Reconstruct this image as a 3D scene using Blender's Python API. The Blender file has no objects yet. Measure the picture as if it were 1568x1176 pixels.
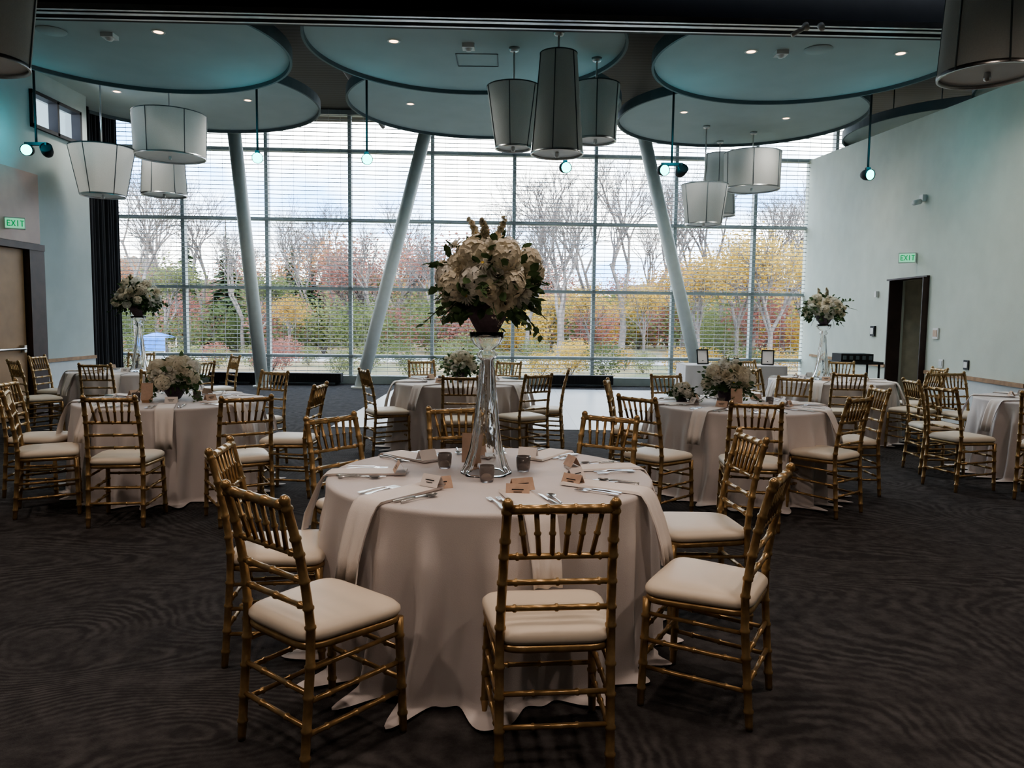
import bpy, math, random
from mathutils import Vector, Matrix
from math import sin, cos, pi, radians, tan
random.seed(7)
S=bpy.context.scene
try:
    S.view_settings.view_transform='AgX'
    S.view_settings.look='AgX - Medium High Contrast'
except Exception: pass
S.view_settings.exposure=1.0

# ------------------------------------------------------------ materials
def nmat(name):
    m=bpy.data.materials.new(name); m.use_nodes=True
    nt=m.node_tree; b=nt.nodes['Principled BSDF']
    return m,nt,b
def mat(name,col,rough=.6,metal=0,var=.12,scale=8,bump=0,bscale=60,trans=0,emit=None,es=0,ior=None,alpha=None,sheen=0):
    m,nt,b=nmat(name); N=nt.nodes; L=nt.links
    tc=N.new('ShaderNodeTexCoord'); no=N.new('ShaderNodeTexNoise'); no.inputs['Scale'].default_value=scale
    no.inputs['Detail'].default_value=3
    L.new(tc.outputs['Object'],no.inputs['Vector'])
    r=N.new('ShaderNodeValToRGB')
    r.color_ramp.elements[0].position=.3; r.color_ramp.elements[1].position=.7
    r.color_ramp.elements[0].color=[c*(1-var) for c in col]+[1]
    r.color_ramp.elements[1].color=[min(1,c*(1+var)) for c in col]+[1]
    L.new(no.outputs['Fac'],r.inputs[0]); L.new(r.outputs[0],b.inputs['Base Color'])
    b.inputs['Roughness'].default_value=rough; b.inputs['Metallic'].default_value=metal
    if trans: b.inputs['Transmission Weight'].default_value=trans
    if ior: b.inputs['IOR'].default_value=ior
    if sheen: b.inputs['Sheen Weight'].default_value=sheen
    if emit:
        b.inputs['Emission Color'].default_value=list(emit)+[1]; b.inputs['Emission Strength'].default_value=es
    if bump:
        n2=N.new('ShaderNodeTexNoise'); n2.inputs['Scale'].default_value=bscale; L.new(tc.outputs['Object'],n2.inputs['Vector'])
        bp=N.new('ShaderNodeBump'); bp.inputs['Strength'].default_value=bump; bp.inputs['Distance'].default_value=.01
        L.new(n2.outputs['Fac'],bp.inputs['Height']); L.new(bp.outputs[0],b.inputs['Normal'])
    return m
def leafmat(name,c1,c2,tr=.35,scale=1.5):
    m=bpy.data.materials.new(name); m.use_nodes=True; nt=m.node_tree; N=nt.nodes; L=nt.links
    N.clear(); out=N.new('ShaderNodeOutputMaterial'); d=N.new('ShaderNodeBsdfDiffuse'); t=N.new('ShaderNodeBsdfTranslucent'); mx=N.new('ShaderNodeMixShader')
    tc=N.new('ShaderNodeTexCoord'); no=N.new('ShaderNodeTexNoise'); no.inputs['Scale'].default_value=scale; oi=N.new('ShaderNodeObjectInfo')
    ad=N.new('ShaderNodeMath'); ad.operation='MULTIPLY_ADD'; ad.inputs[1].default_value=.5; 
    L.new(tc.outputs['Object'],no.inputs['Vector'])
    L.new(oi.outputs['Random'],ad.inputs[0]); 
    sb=N.new('ShaderNodeMath'); sb.operation='SUBTRACT'; sb.inputs[1].default_value=.25
    L.new(no.outputs['Fac'],sb.inputs[0]); L.new(sb.outputs[0],ad.inputs[2])
    r=N.new('ShaderNodeValToRGB'); r.color_ramp.elements[0].position=.25; r.color_ramp.elements[1].position=.75
    r.color_ramp.elements[0].color=list(c1)+[1]; r.color_ramp.elements[1].color=list(c2)+[1]
    L.new(ad.outputs[0],r.inputs[0]); L.new(r.outputs[0],d.inputs[0]); L.new(r.outputs[0],t.inputs[0])
    mx.inputs[0].default_value=tr; L.new(d.outputs[0],mx.inputs[1]); L.new(t.outputs[0],mx.inputs[2]); L.new(mx.outputs[0],out.inputs[0])
    return m

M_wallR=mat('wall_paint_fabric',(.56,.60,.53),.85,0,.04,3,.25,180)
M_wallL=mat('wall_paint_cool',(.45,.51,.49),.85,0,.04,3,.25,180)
M_wain=mat('wainscot_paint',(.62,.65,.65),.8,0,.04)
M_black=mat('black_paint',(.012,.012,.013),.6,0,.2)
M_blackc=mat('black_curtain_velvet',(.004,.004,.005),.95,0,.3)
M_disc=mat('disc_plaster',(.38,.44,.43),.8,0,.04,2)
M_rim=mat('disc_rim_paint',(.10,.13,.14),.6,0,.05)
M_steel=mat('brushed_steel',(.6,.6,.6),.3,1,.08)
M_alu=mat('window_aluminium',(.38,.43,.42),.45,.1,.06)
M_col=mat('column_paint',(.86,.89,.84),.5,0,.03)
M_wood=mat('wood_rail',(.33,.2,.11),.45,0,.25,12)
M_gold=mat('chair_gold_lacquer',(.40,.27,.13),.3,.6,.25,25)
M_cush=mat('ivory_vinyl',(.74,.66,.55),.5,0,.03,6)
M_cloth=mat('tablecloth_blush',(.67,.625,.615),.85,0,.03,5,.15,300,sheen=.2)
M_nap=mat('napkin_linen',(.82,.77,.74),.85,0,.03,5,.2,400)
M_kraft=mat('kraft_card',(.58,.42,.32),.8,0,.08,40)
M_white=mat('white_plastic',(.7,.7,.68),.5,0,.03)
M_dwarm=mat('downlight_lens',(.9,.7,.5),.5,0,.02,emit=(1,.62,.38),es=3)
M_teal=mat('teal_led_lens',(.1,.8,.7),.4,0,.02,emit=(.05,1,.75),es=4)
M_exit=mat('exit_sign_face',(.6,.8,.7),.5,0,.02,emit=(.25,.9,.5),es=.3)
M_exitt=mat('exit_sign_text',(.02,.4,.15),.5,0,.02,emit=(.02,.6,.2),es=.15)
M_petal=leafmat('petal_cream',(.64,.58,.45),(.86,.82,.69),.25,30)
M_petalw=leafmat('petal_white',(.74,.73,.66),(.93,.92,.86),.25,30)
M_green=leafmat('foliage_green',(.035,.065,.03),(.11,.17,.085),.25,20)
M_foam=mat('bouquet_base_dark',(.09,.06,.08),.6,0,.3,40)
M_pollen=mat('flower_center',(.7,.5,.1),.8,0,.2,80)
M_bark=mat('bark',(.13,.11,.10),.9,0,.3,4)
M_smoke=mat('smoked_votive_glass',(.55,.5,.48),.1,0,.05,trans=.75)
M_wax=mat('candle_wax',(.85,.8,.7),.5,0,.03)
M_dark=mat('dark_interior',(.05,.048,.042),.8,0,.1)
M_doorw=mat('door_wood',(.36,.22,.115),.5,0,.15,3)
M_doorf=mat('door_frame_bronze',(.05,.028,.022),.5,0,.2)
M_blind=leafmat('blind_slat',(.58,.59,.60),(.63,.64,.65),.5,3)
M_asph=mat('asphalt',(.22,.22,.22),.9,0,.1)
M_blue=mat('blue_canopy',(.02,.14,.5),.6,0,.1)
M_panelw=mat('wood_panel_pink',(.46,.33,.28),.5,0,.1,3)

def glassmat():
    m,nt,b=nmat('clear_crystal')
    b.inputs['Base Color'].default_value=(.97,.98,.98,1); b.inputs['Roughness'].default_value=.02
    b.inputs['Transmission Weight'].default_value=1; b.inputs['IOR'].default_value=1.5
    N=nt.nodes;L=nt.links
    tc=N.new('ShaderNodeTexCoord'); w=N.new('ShaderNodeTexNoise'); w.inputs['Scale'].default_value=14; L.new(tc.outputs['Object'],w.inputs['Vector'])
    bp=N.new('ShaderNodeBump'); bp.inputs['Strength'].default_value=.2; bp.inputs['Distance'].default_value=.01; L.new(w.outputs['Fac'],bp.inputs['Height']); L.new(bp.outputs[0],b.inputs['Normal'])
    return m
M_glass=glassmat()
def shademat():
    m=bpy.data.materials.new('lamp_shade_fabric'); m.use_nodes=True; nt=m.node_tree; N=nt.nodes; L=nt.links; N.clear()
    out=N.new('ShaderNodeOutputMaterial'); d=N.new('ShaderNodeBsdfDiffuse'); t=N.new('ShaderNodeBsdfTranslucent'); mx=N.new('ShaderNodeMixShader')
    tc=N.new('ShaderNodeTexCoord'); w=N.new('ShaderNodeTexNoise'); w.inputs['Scale'].default_value=120; L.new(tc.outputs['Object'],w.inputs['Vector'])
    r=N.new('ShaderNodeValToRGB'); r.color_ramp.elements[0].color=(.58,.59,.57,1); r.color_ramp.elements[1].color=(.72,.73,.70,1); L.new(w.outputs['Fac'],r.inputs[0])
    L.new(r.outputs[0],d.inputs[0]); L.new(r.outputs[0],t.inputs[0]); mx.inputs[0].default_value=.45
    L.new(d.outputs[0],mx.inputs[1]); L.new(t.outputs[0],mx.inputs[2]); L.new(mx.outputs[0],out.inputs[0]); return m
M_shade=shademat()
def carpet():
    m,nt,b=nmat('contour_carpet'); N=nt.nodes; L=nt.links
    tc=N.new('ShaderNodeTexCoord'); mp=N.new('ShaderNodeMapping'); mp.inputs['Scale'].default_value=(.7,1.0,1); mp.inputs['Rotation'].default_value=(0,0,.25)
    L.new(tc.outputs['Object'],mp.inputs[0])
    n1=N.new('ShaderNodeTexNoise'); n1.inputs['Scale'].default_value=.5; n1.inputs['Detail'].default_value=2; n1.inputs['Roughness'].default_value=.35; n1.inputs['Distortion'].default_value=.5
    L.new(mp.outputs[0],n1.inputs['Vector'])
    j=N.new('ShaderNodeTexNoise'); j.inputs['Scale'].default_value=12; j.inputs['Detail'].default_value=3; L.new(tc.outputs['Object'],j.inputs['Vector'])
    j2=N.new('ShaderNodeMath'); j2.operation='MULTIPLY'; j2.inputs[1].default_value=7.0; L.new(j.outputs['Fac'],j2.inputs[0])
    mu=N.new('ShaderNodeMath'); mu.operation='MULTIPLY_ADD'; mu.inputs[1].default_value=760; L.new(n1.outputs['Fac'],mu.inputs[0]); L.new(j2.outputs[0],mu.inputs[2])
    sn=N.new('ShaderNodeMath'); sn.operation='SINE'; L.new(mu.outputs[0],sn.inputs[0])
    mask=N.new('ShaderNodeTexNoise'); mask.inputs['Scale'].default_value=2.2; mask.inputs['Detail'].default_value=4; L.new(tc.outputs['Object'],mask.inputs['Vector'])
    mr=N.new('ShaderNodeMapRange'); mr.inputs[1].default_value=.38; mr.inputs[2].default_value=.66; mr.inputs[3].default_value=.02; mr.inputs[4].default_value=.18; L.new(mask.outputs['Fac'],mr.inputs[0])
    n2=N.new('ShaderNodeTexNoise'); n2.inputs['Scale'].default_value=9; n2.inputs['Detail'].default_value=6; n2.inputs['Roughness'].default_value=.7; L.new(tc.outputs['Object'],n2.inputs['Vector'])
    ma=N.new('ShaderNodeMath'); ma.operation='MULTIPLY_ADD'; L.new(sn.outputs[0],ma.inputs[0]); L.new(mr.outputs[0],ma.inputs[1]); L.new(n2.outputs['Fac'],ma.inputs[2])
    r=N.new('ShaderNodeValToRGB'); r.color_ramp.elements[0].position=.36; r.color_ramp.elements[1].position=.76
    r.color_ramp.elements[0].color=(.034,.032,.033,1); r.color_ramp.elements[1].color=(.088,.084,.084,1)
    L.new(ma.outputs[0],r.inputs[0]); L.new(r.outputs[0],b.inputs['Base Color'])
    b.inputs['Roughness'].default_value=.95; b.inputs['Specular IOR Level'].default_value=.15
    n3=N.new('ShaderNodeTexNoise'); n3.inputs['Scale'].default_value=200; L.new(tc.outputs['Object'],n3.inputs['Vector'])
    bp=N.new('ShaderNodeBump'); bp.inputs['Strength'].default_value=.5; bp.inputs['Distance'].default_value=.01; L.new(n3.outputs['Fac'],bp.inputs['Height']); L.new(bp.outputs[0],b.inputs['Normal'])
    return m
M_carpet=carpet()
def deck():
    m,nt,b=nmat('black_ribbed_deck'); N=nt.nodes; L=nt.links
    tc=N.new('ShaderNodeTexCoord'); w=N.new('ShaderNodeTexWave'); w.bands_direction='Y'; w.inputs['Scale'].default_value=2.2; L.new(tc.outputs['Object'],w.inputs['Vector'])
    r=N.new('ShaderNodeValToRGB'); r.color_ramp.elements[0].position=.35; r.color_ramp.elements[1].position=.6
    r.color_ramp.elements[0].color=(.004,.004,.005,1); r.color_ramp.elements[1].color=(.022,.023,.025,1)
    L.new(w.outputs['Fac'],r.inputs[0]); L.new(r.outputs[0],b.inputs['Base Color']); b.inputs['Roughness'].default_value=.6
    return m
M_deck=deck()
def dance():
    m,nt,b=nmat('dance_floor_tile'); N=nt.nodes; L=nt.links
    tc=N.new('ShaderNodeTexCoord'); br=N.new('ShaderNodeTexBrick'); br.inputs['Scale'].default_value=1; br.offset=0
    br.inputs['Color1'].default_value=(.36,.39,.42,1); br.inputs['Color2'].default_value=(.41,.44,.46,1); br.inputs['Mortar'].default_value=(.25,.27,.29,1)
    br.inputs['Brick Width'].default_value=.9; br.inputs['Row Height'].default_value=.9; br.inputs['Mortar Size'].default_value=.006
    L.new(tc.outputs['Object'],br.inputs['Vector']); L.new(br.outputs['Color'],b.inputs['Base Color']); b.inputs['Roughness'].default_value=.35
    return m
M_dance=dance()
def grass():
    m,nt,b=nmat('autumn_lawn'); N=nt.nodes; L=nt.links
    tc=N.new('ShaderNodeTexCoord'); n=N.new('ShaderNodeTexNoise'); n.inputs['Scale'].default_value=.25; n.inputs['Detail'].default_value=8; L.new(tc.outputs['Object'],n.inputs['Vector'])
    r=N.new('ShaderNodeValToRGB'); r.color_ramp.elements[0].position=.35; r.color_ramp.elements[1].position=.6
    r.color_ramp.elements[0].color=(.06,.075,.03,1); r.color_ramp.elements[1].color=(.17,.12,.06,1)
    L.new(n.outputs['Fac'],r.inputs[0]); L.new(r.outputs[0],b.inputs['Base Color']); b.inputs['Roughness'].default_value=1
    return m
M_grass=grass()
def pane():
    m=bpy.data.materials.new('window_glass'); m.use_nodes=True; nt=m.node_tree; N=nt.nodes; L=nt.links; N.clear()
    out=N.new('ShaderNodeOutputMaterial'); t=N.new('ShaderNodeBsdfTransparent'); t.inputs[0].default_value=(.93,.96,.95,1); L.new(t.outputs[0],out.inputs[0]); return m
M_pane=pane()

# ------------------------------------------------------------ mesh builder
class MB:
    def __init__(s): s.v=[];s.f=[];s.m=[];s.s=[]
    def add(s,V,F,mi=0,sm=False,M=None):
        o=len(s.v)
        for p in V:
            if M is not None: p=M@Vector(p)
            s.v.append((p[0],p[1],p[2]))
        for f in F:
            s.f.append([i+o for i in f]); s.m.append(mi); s.s.append(sm)
    def tube(s,P,R,n=8,mi=0,cap=True,sm=True):
        P=[Vector(p) for p in P]
        if not isinstance(R,(list,tuple)): R=[R]*len(P)
        V=[];F=[]
        t0=(P[1]-P[0]).normalized()
        a=Vector((0,0,1)) if abs(t0.z)<.9 else Vector((1,0,0))
        u=t0.cross(a).normalized()
        for i,p in enumerate(P):
            if i==0: t=P[1]-P[0]
            elif i==len(P)-1: t=P[-1]-P[-2]
            else: t=P[i+1]-P[i-1]
            t=t.normalized(); u=(u-t*u.dot(t)).normalized(); w=t.cross(u)
            for k in range(n):
                an=2*pi*k/n; V.append(p+(u*cos(an)+w*sin(an))*R[i])
        for i in range(len(P)-1):
            for k in range(n):
                k2=(k+1)%n; F.append([i*n+k,i*n+k2,(i+1)*n+k2,(i+1)*n+k])
        if cap:
            F.append(list(range(n))[::-1]); F.append([(len(P)-1)*n+k for k in range(n)])
        s.add(V,F,mi,sm)
    def rod(s,p0,p1,r,rings=(),n=8,mi=0,br=1.35,hw=.007):
        p0=Vector(p0);p1=Vector(p1);L=(p1-p0).length
        P=[p0];R=[r]
        for t in rings:
            for d,k in ((-hw,1),(-hw*.45,br),(hw*.45,br),(hw,1)):
                P.append(p0.lerp(p1,t+d/L)); R.append(r*k)
        P.append(p1);R.append(r); s.tube(P,R,n,mi)
    def lathe(s,prof,n=32,mi=0,c=(0,0,0),sm=True,capb=False,capt=False,M=None):
        V=[];F=[]
        for r,z in prof:
            for k in range(n):
                a=2*pi*k/n; V.append((c[0]+r*cos(a),c[1]+r*sin(a),c[2]+z))
        for i in range(len(prof)-1):
            for k in range(n):
                k2=(k+1)%n; F.append([i*n+k,i*n+k2,(i+1)*n+k2,(i+1)*n+k])
        if capb: F.append(list(range(n))[::-1])
        if capt: F.append([(len(prof)-1)*n+k for k in range(n)])
        s.add(V,F,mi,sm,M)
    def box(s,c,d,mi=0,M=None,rz=0):
        x,y,z=d[0]/2,d[1]/2,d[2]/2
        V=[(sx*x,sy*y,sz*z) for sx in(-1,1) for sy in(-1,1) for sz in(-1,1)]
        if rz: V=[(a*cos(rz)-b*sin(rz),a*sin(rz)+b*cos(rz),e) for a,b,e in V]
        V=[(a+c[0],b+c[1],e+c[2]) for a,b,e in V]
        s.add(V,[[0,1,3,2],[4,6,7,5],[0,4,5,1],[2,3,7,6],[0,2,6,4],[1,5,7,3]],mi,False,M)
    def mesh(s,name,mats):
        me=bpy.data.meshes.new(name); me.from_pydata(s.v,[],s.f)
        for m in mats: me.materials.append(m)
        me.polygons.foreach_set('material_index',s.m); me.polygons.foreach_set('use_smooth',s.s); me.update(); return me
    def obj(s,name,mats,loc=(0,0,0),rz=0):
        return inst(name,s.mesh(name,mats),loc,rz)
def inst(name,me,loc=(0,0,0),rz=0,sc=1):
    o=bpy.data.objects.new(name,me); S.collection.objects.link(o); o.location=loc; o.rotation_euler=(0,0,rz); o.scale=(sc,sc,sc) if not isinstance(sc,tuple) else sc
    return o

# ------------------------------------------------------------ camera
H=1.5; PITCH=radians(4.85); ROLL=.012
cam=bpy.data.cameras.new('camera'); co=bpy.data.objects.new('camera',cam); S.collection.objects.link(co); S.camera=co
cam.sensor_width=36; cam.lens=36*1178/1568; cam.clip_end=500
co.matrix_world=Matrix.Translation((0,0,H))@Matrix.Rotation(pi/2-PITCH,4,'X')@Matrix.Rotation(ROLL,4,'Z')

# ------------------------------------------------------------ room shell
AW=math.atan(.044); WY=17.5
b=MB(); b.box((0,6.5,-.1),(22,23.5,.2)); b.obj('floor',[M_carpet])
b=MB(); b.box((.35,13.35,.004),(5.6,6.0,.012)); b.obj('dance_floor',[M_dance])
def wall_poly(name,p0,p1,tops,holes,thick,mats,mi=0):
    p0=Vector((p0[0],p0[1],0));p1=Vector((p1[0],p1[1],0)); Ln=(p1-p0).length; d=(p1-p0)/Ln; n=Vector((-d.y,d.x,0))*thick
    ss=sorted({0,Ln,*[h[0] for h in holes],*[h[1] for h in holes]})
    B=MB()
    def top(s_): return tops[0]+(tops[1]-tops[0])*s_/Ln
    for a,c in zip(ss[:-1],ss[1:]):
        mid=(a+c)/2; hs=sorted([(h[2],h[3]) for h in holes if h[0]-1e-6<=mid<=h[1]+1e-6])
        z=0; segs=[]
        for h in hs:
            if h[0]>z: segs.append((z,z,h[0],h[0]))
            z=h[1]
        segs.append((z,z,top(a),top(c)))
        for za,zc,ta,tc in segs:
            q=[p0+d*a+Vector((0,0,za)),p0+d*c+Vector((0,0,zc)),p0+d*c+Vector((0,0,tc)),p0+d*a+Vector((0,0,ta))]
            V=q+[x+n for x in q]
            B.add(V,[[0,1,2,3],[7,6,5,4],[0,4,5,1],[3,2,6,7],[1,5,6,2],[0,3,7,4]],mi)
    return B.obj(name,mats)
XL=-6.85
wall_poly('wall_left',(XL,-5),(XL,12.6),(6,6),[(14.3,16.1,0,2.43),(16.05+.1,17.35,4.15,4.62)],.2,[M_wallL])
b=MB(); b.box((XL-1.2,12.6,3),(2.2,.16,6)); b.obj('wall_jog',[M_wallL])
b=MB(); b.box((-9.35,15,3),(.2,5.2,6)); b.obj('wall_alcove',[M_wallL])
RA=.068
def RX(y): return 6.26+RA*(y-12)
wall_poly('wall_right',(RX(17.9),17.9),(RX(9.0),9.0),(5.15,4.4),[(5.05,6.3,0,2.2)],.18,[M_wallR])
b=MB(); b.box((6.6,8.9,3),(1.1,.16,6)); b.obj('wall_return',[M_wallR])
b=MB(); b.box((7.1,2.0,3),(.2,13.9,6)); b.obj('wall_front_right',[M_wallR])
b=MB(); b.box((10.6,6.5,3),(.2,23.4,6)); b.obj('wall_outer_right',[M_wallR])
b=MB(); b.box((0,-5.1,3),(22,.2,6)); b.obj('wall_back',[M_wallL])
b=MB(); b.box((0,12.3,6.08),(21.5,12,.16)); b.obj('ceiling',[M_deck])
b=MB(); b.box((.1,.75,4.4),(13.8,11.7,.16)); b.obj('ceiling_front',[M_black])
hd=bpy.data.objects.new('partition_header',None); S.collection.objects.link(hd)
b=MB(); b.box((.05,6.85,5.03),(13.7,.35,2.0)); o=b.obj('header_beam',[M_black],(0,0,0)); o.parent=hd
b=MB(); b.box((.05,6.66,4.015),(13.6,.03,.05)); b.box((.05,6.74,4.0),(13.6,.05,.02)); b.box((.05,6.86,4.01),(13.6,.03,.04)); o=b.obj('track_rail',[M_steel]); o.parent=hd
b=MB()
for x in (2.75,2.62): b.tube([(x,6.64,3.99),(x,6.6,3.95)],[.03,.022],10); 
b.tube([(2.6,6.62,3.96),(2.5,6.62,3.9)],.02,8); o=b.obj('trolley_bracket',[M_white]); o.parent=hd
hd.rotation_euler=(0,0,radians(1.6))
def along(name,pa,pb,z,h,th,m):
    pa=Vector((pa[0],pa[1],0));pb=Vector((pb[0],pb[1],0));d=pb-pa
    b=MB(); b.box((0,0,0),(d.length,th,h)); return b.obj(name,[m],((pa.x+pb.x)/2,(pa.y+pb.y)/2,z),math.atan2(d.y,d.x))
along('trim_1',(RX(11.55)-.025,11.55),(RX(9.02)-.025,9.02),.78,.05,.04,M_wood)
along('trim_2',(RX(17)-.025,17),(RX(13.0)-.025,13.0),.78,.05,.04,M_wood)
along('baseboard_right',(RX(11.55)-.02,11.55),(RX(9.02)-.02,9.02),.06,.12,.03,M_doorf)
along('wainscot_right',(RX(11.55)-.012,11.55),(RX(9.02)-.012,9.02),.44,.64,.016,M_wain)
along('trim_3',(XL+.022,11.25),(XL+.022,12.6),.8,.05,.04,M_wood)
along('wainscot_left',(XL+.012,11.25),(XL+.012,12.6),.44,.68,.016,M_wain)
along('baseboard_left',(XL+.02,11.25),(XL+.02,12.6),.06,.12,.03,M_doorf)
b=MB()
yc=12.23
b.box((RX(yc)+1.55,yc,1.12),(.1,2.2,2.24)); b.box((RX(yc)+.85,yc+.78,1.12),(1.3,.08,2.24)); b.box((RX(yc)+.85,yc-.78,1.12),(1.3,.08,2.24)); b.box((RX(yc)+.85,yc,2.28),(1.3,1.6,.08))
b.obj('wall_corridor',[mat('corridor_paint',(.5,.47,.38),.8)])
b=MB()
for yy in (11.635,12.84): b.box((RX(yy)+.02,yy,1.1),(.22,.025,2.2))
b.box((RX(yc)+.02,yc,2.21),(.22,1.24,.025)); b.obj('door_frame',[M_doorf])
D=bpy.data.objects.new('door_1',None); S.collection.objects.link(D)
b=MB()
b.box((XL-.03,9.32,1.215),(.2,.1,2.43)); b.box((XL-.03,11.06,1.215),(.2,.34,2.43))
b.box((XL-.02,10.25,2.43),(.2,1.96,.09)); o=b.obj('frame',[M_doorf]); o.parent=D
b=MB(); b.box((XL-.04,10.12,1.2),(.05,1.5,2.36)); b.box((XL-.012,10.12,1.2),(.004,1.3,2.1)); o=b.obj('leaf',[M_doorw]); o.parent=D
b=MB(); b.tube([(XL+.05,9.6,1.0),(XL+.05,10.75,1.0)],.018); b.box((XL+.01,9.6,1.0),(.08,.05,.1)); b.box((XL+.01,10.75,1.0),(.08,.05,.1)); o=b.obj('push_bar',[M_steel]); o.parent=D
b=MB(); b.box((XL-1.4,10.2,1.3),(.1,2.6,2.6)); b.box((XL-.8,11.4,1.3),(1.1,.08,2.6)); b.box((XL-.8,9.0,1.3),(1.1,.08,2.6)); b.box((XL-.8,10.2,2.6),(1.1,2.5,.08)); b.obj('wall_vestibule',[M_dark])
b=MB(); b.box((XL+.02,10.15,2.975),(.03,2.1,.98)); b.obj('wood_wall_panel',[M_panelw])
b=MB()
for yy in (11.15,11.75,12.35): b.box((XL-.02,yy,4.38),(.14,.05,.5))
for zz in (4.15,4.62): b.box((XL-.02,11.75,zz),(.14,1.25,.05))
b.obj('window_2',[M_black])

# ------------------------------------------------------------ curtain wall window
W=bpy.data.objects.new('window_1',None); S.collection.objects.link(W); W.location=(0,WY,0); W.rotation_euler=(0,0,AW)
b=MB()
for k in range(-5,6):
    b.box((k*1.82,0,3),(.075,.16,6))
for z in (.62,2.12,3.63,5.13):
    b.box((.4,-.01,z),(19.4,.14,.07))
b.box((.4,-.02,.09),(19.4,.22,.18)); b.box((.4,0,5.97),(19.4,.2,.14))
o=b.obj('mullions',[M_alu]); o.parent=W
b=MB(); b.add([(-9.3,.06,0),(10.1,.06,0),(10.1,.06,6),(-9.3,.06,6)],[[0,1,2,3]]); o=b.obj('pane',[M_pane]); o.parent=W
b=MB()
z=.2
while z<5.95:
    b.box((.4,-.13,z),(19.2,.012,.015)); z+=.09
for i in range(-37,40):
    b.box((i*.255,-.13,3.1),(.004,.008,5.8))
o=b.obj('sun_shade_slats',[M_blind]); o.parent=W
def col(name,xb,xt,y):
    b=MB(); b.tube([(xb,y,0),(xt,y,6)],.135,24); b.lathe([(.2,0),(.2,.03),(.14,.035)],24,0,(xb,y,0)); b.obj(name,[M_col])
col('slanted_column',-5.27,-5.85,16.2); col('slanted_column',-3.22,-1.68,16.3); col('slanted_column',4.09,2.53,16.5)
for x,w in ((-4.5,1.5),(-6.1,1.0),(1.5,1.5)):
    b=MB(); b.box((0,0,.16),(w,.25,.2)); b.box((-w/2+.1,0,.03),(.05,.2,.06)); b.box((w/2-.1,0,.03),(.05,.2,.06))
    for i in range(int(w/.06)): b.box((-w/2+.04+i*.06,-.13,.17),(.02,.02,.15))
    b.obj('convector_heater',[M_black],(x,17.1+x*.044,0))
b=MB(); P0=Vector((-7.1,12.85,0));P1=Vector((-8.25,16.2,0)); n=160; V=[];F=[]
d=(P1-P0).normalized(); nn=Vector((-d.y,d.x,0))
for i in range(n+1):
    t=i/n; a=.06*sin(t*2*pi*17)+.02*sin(t*41)
    for zz in (.02,5.7): V.append(P0.lerp(P1,t)+nn*a+Vector((0,0,zz)))
for i in range(n): F.append([2*i,2*i+2,2*i+3,2*i+1])
b.add(V,F,0,True); b.tube([(P0.x,P0.y,5.75),(P1.x,P1.y,5.75)],.025); b.obj('blackout_curtain',[M_blackc])

# ------------------------------------------------------------ ceiling discs
def disc(x,y,z,r,panels=()):
    b=MB()
    b.lathe([(0.001,.05),(r-.035,.05)],96,0)
    b.lathe([(r-.035,.05),(r-.03,0),(r,0),(r,.15),(r-.05,.17),(.001,.17)],96,1,sm=False)
    for a in range(4):
        an=pi/4+a*pi/2; b.tube([(r*.6*cos(an),r*.6*sin(an),.17),(r*.6*cos(an),r*.6*sin(an),6-z)],.01,6,1)
    for px,py,w,h in panels:
        for dx,dy,ww,hh in ((0,h/2,w,.012),(0,-h/2,w,.012),(w/2,0,.012,h),(-w/2,0,.012,h)):
            b.box((px+dx,py+dy,.046),(ww,hh,.006),1)
    return b.obj('ceiling_disc',[M_disc,M_rim],(x,y,z))
disc(-4.54,9.3,4.6,1.85); disc(-.57,9.17,4.6,1.85,((.1,-1.1,.55,.4),(.1,.55,.5,.45))); disc(3.5,9.5,4.6,1.85)
disc(-5.3,12.65,4.9,2.12); disc(-.5,12.8,4.9,2.2); disc(3.8,13.4,4.9,2.05)
disc(8.1,14.3,4.95,2.0); disc(7.9,9.9,4.6,1.9); 
def downlight(x,y,z,P=12,vis=True,col_=(1,.85,.7),ang=130):
    b=MB(); b.lathe([(.075,-.004),(.055,-.006),(.05,.0)],20,1); b.lathe([(.001,-.003),(.052,-.003)],20,0)
    o=b.obj('recessed_downlight',[M_dwarm,M_white],(x,y,z))
    if P:
        l=bpy.data.lights.new('downlight_lamp','SPOT'); l.energy=P; l.color=col_; l.spot_size=radians(ang); l.spot_blend=.9; l.shadow_soft_size=.12
        lo=bpy.data.objects.new('lamp',l); S.collection.objects.link(lo); lo.parent=o; lo.location=(0,0,-.03)
PW=76
for x,y in ((-4.0,8.9),(-1.4,9.1),(2.75,9.3),(4.5,9.3)): downlight(x,y,4.648,PW,col_=(1,.93,.86),ang=150)
for x,y in ((-6.2,12.3),(-4.3,12.7),(-1.7,12.8),(.4,12.4),(2.8,13.1),(4.6,13.4)): downlight(x,y,4.948,PW*.8,col_=(1,.93,.86),ang=150)
for x,y,z in ((-4.6,9.0,4.6),(-.55,9.2,4.6),(3.1,9.3,4.6)):
    b=MB(); b.box((0,0,.02),(.14,.14,.05)); b.lathe([(.05,-.005),(.03,-.03),(.001,-.035)],16,0); b.obj('smoke_detector',[M_white],(x,y,z+.01))
for x,y in ((-5.2,8.9),(3.5,9.2)):
    b=MB(); b.lathe([(.16,.045),(.15,.035),(.001,.035)],32,0); b.obj('ceiling_speaker',[M_disc],(x,y,4.6))
for x in (-2.55,1.45):
    b=MB(); b.tube([(x,7.2,5.2),(x-.3,17,5.6)],.05,10); b.obj('ceiling_pipe',[M_black])

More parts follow.
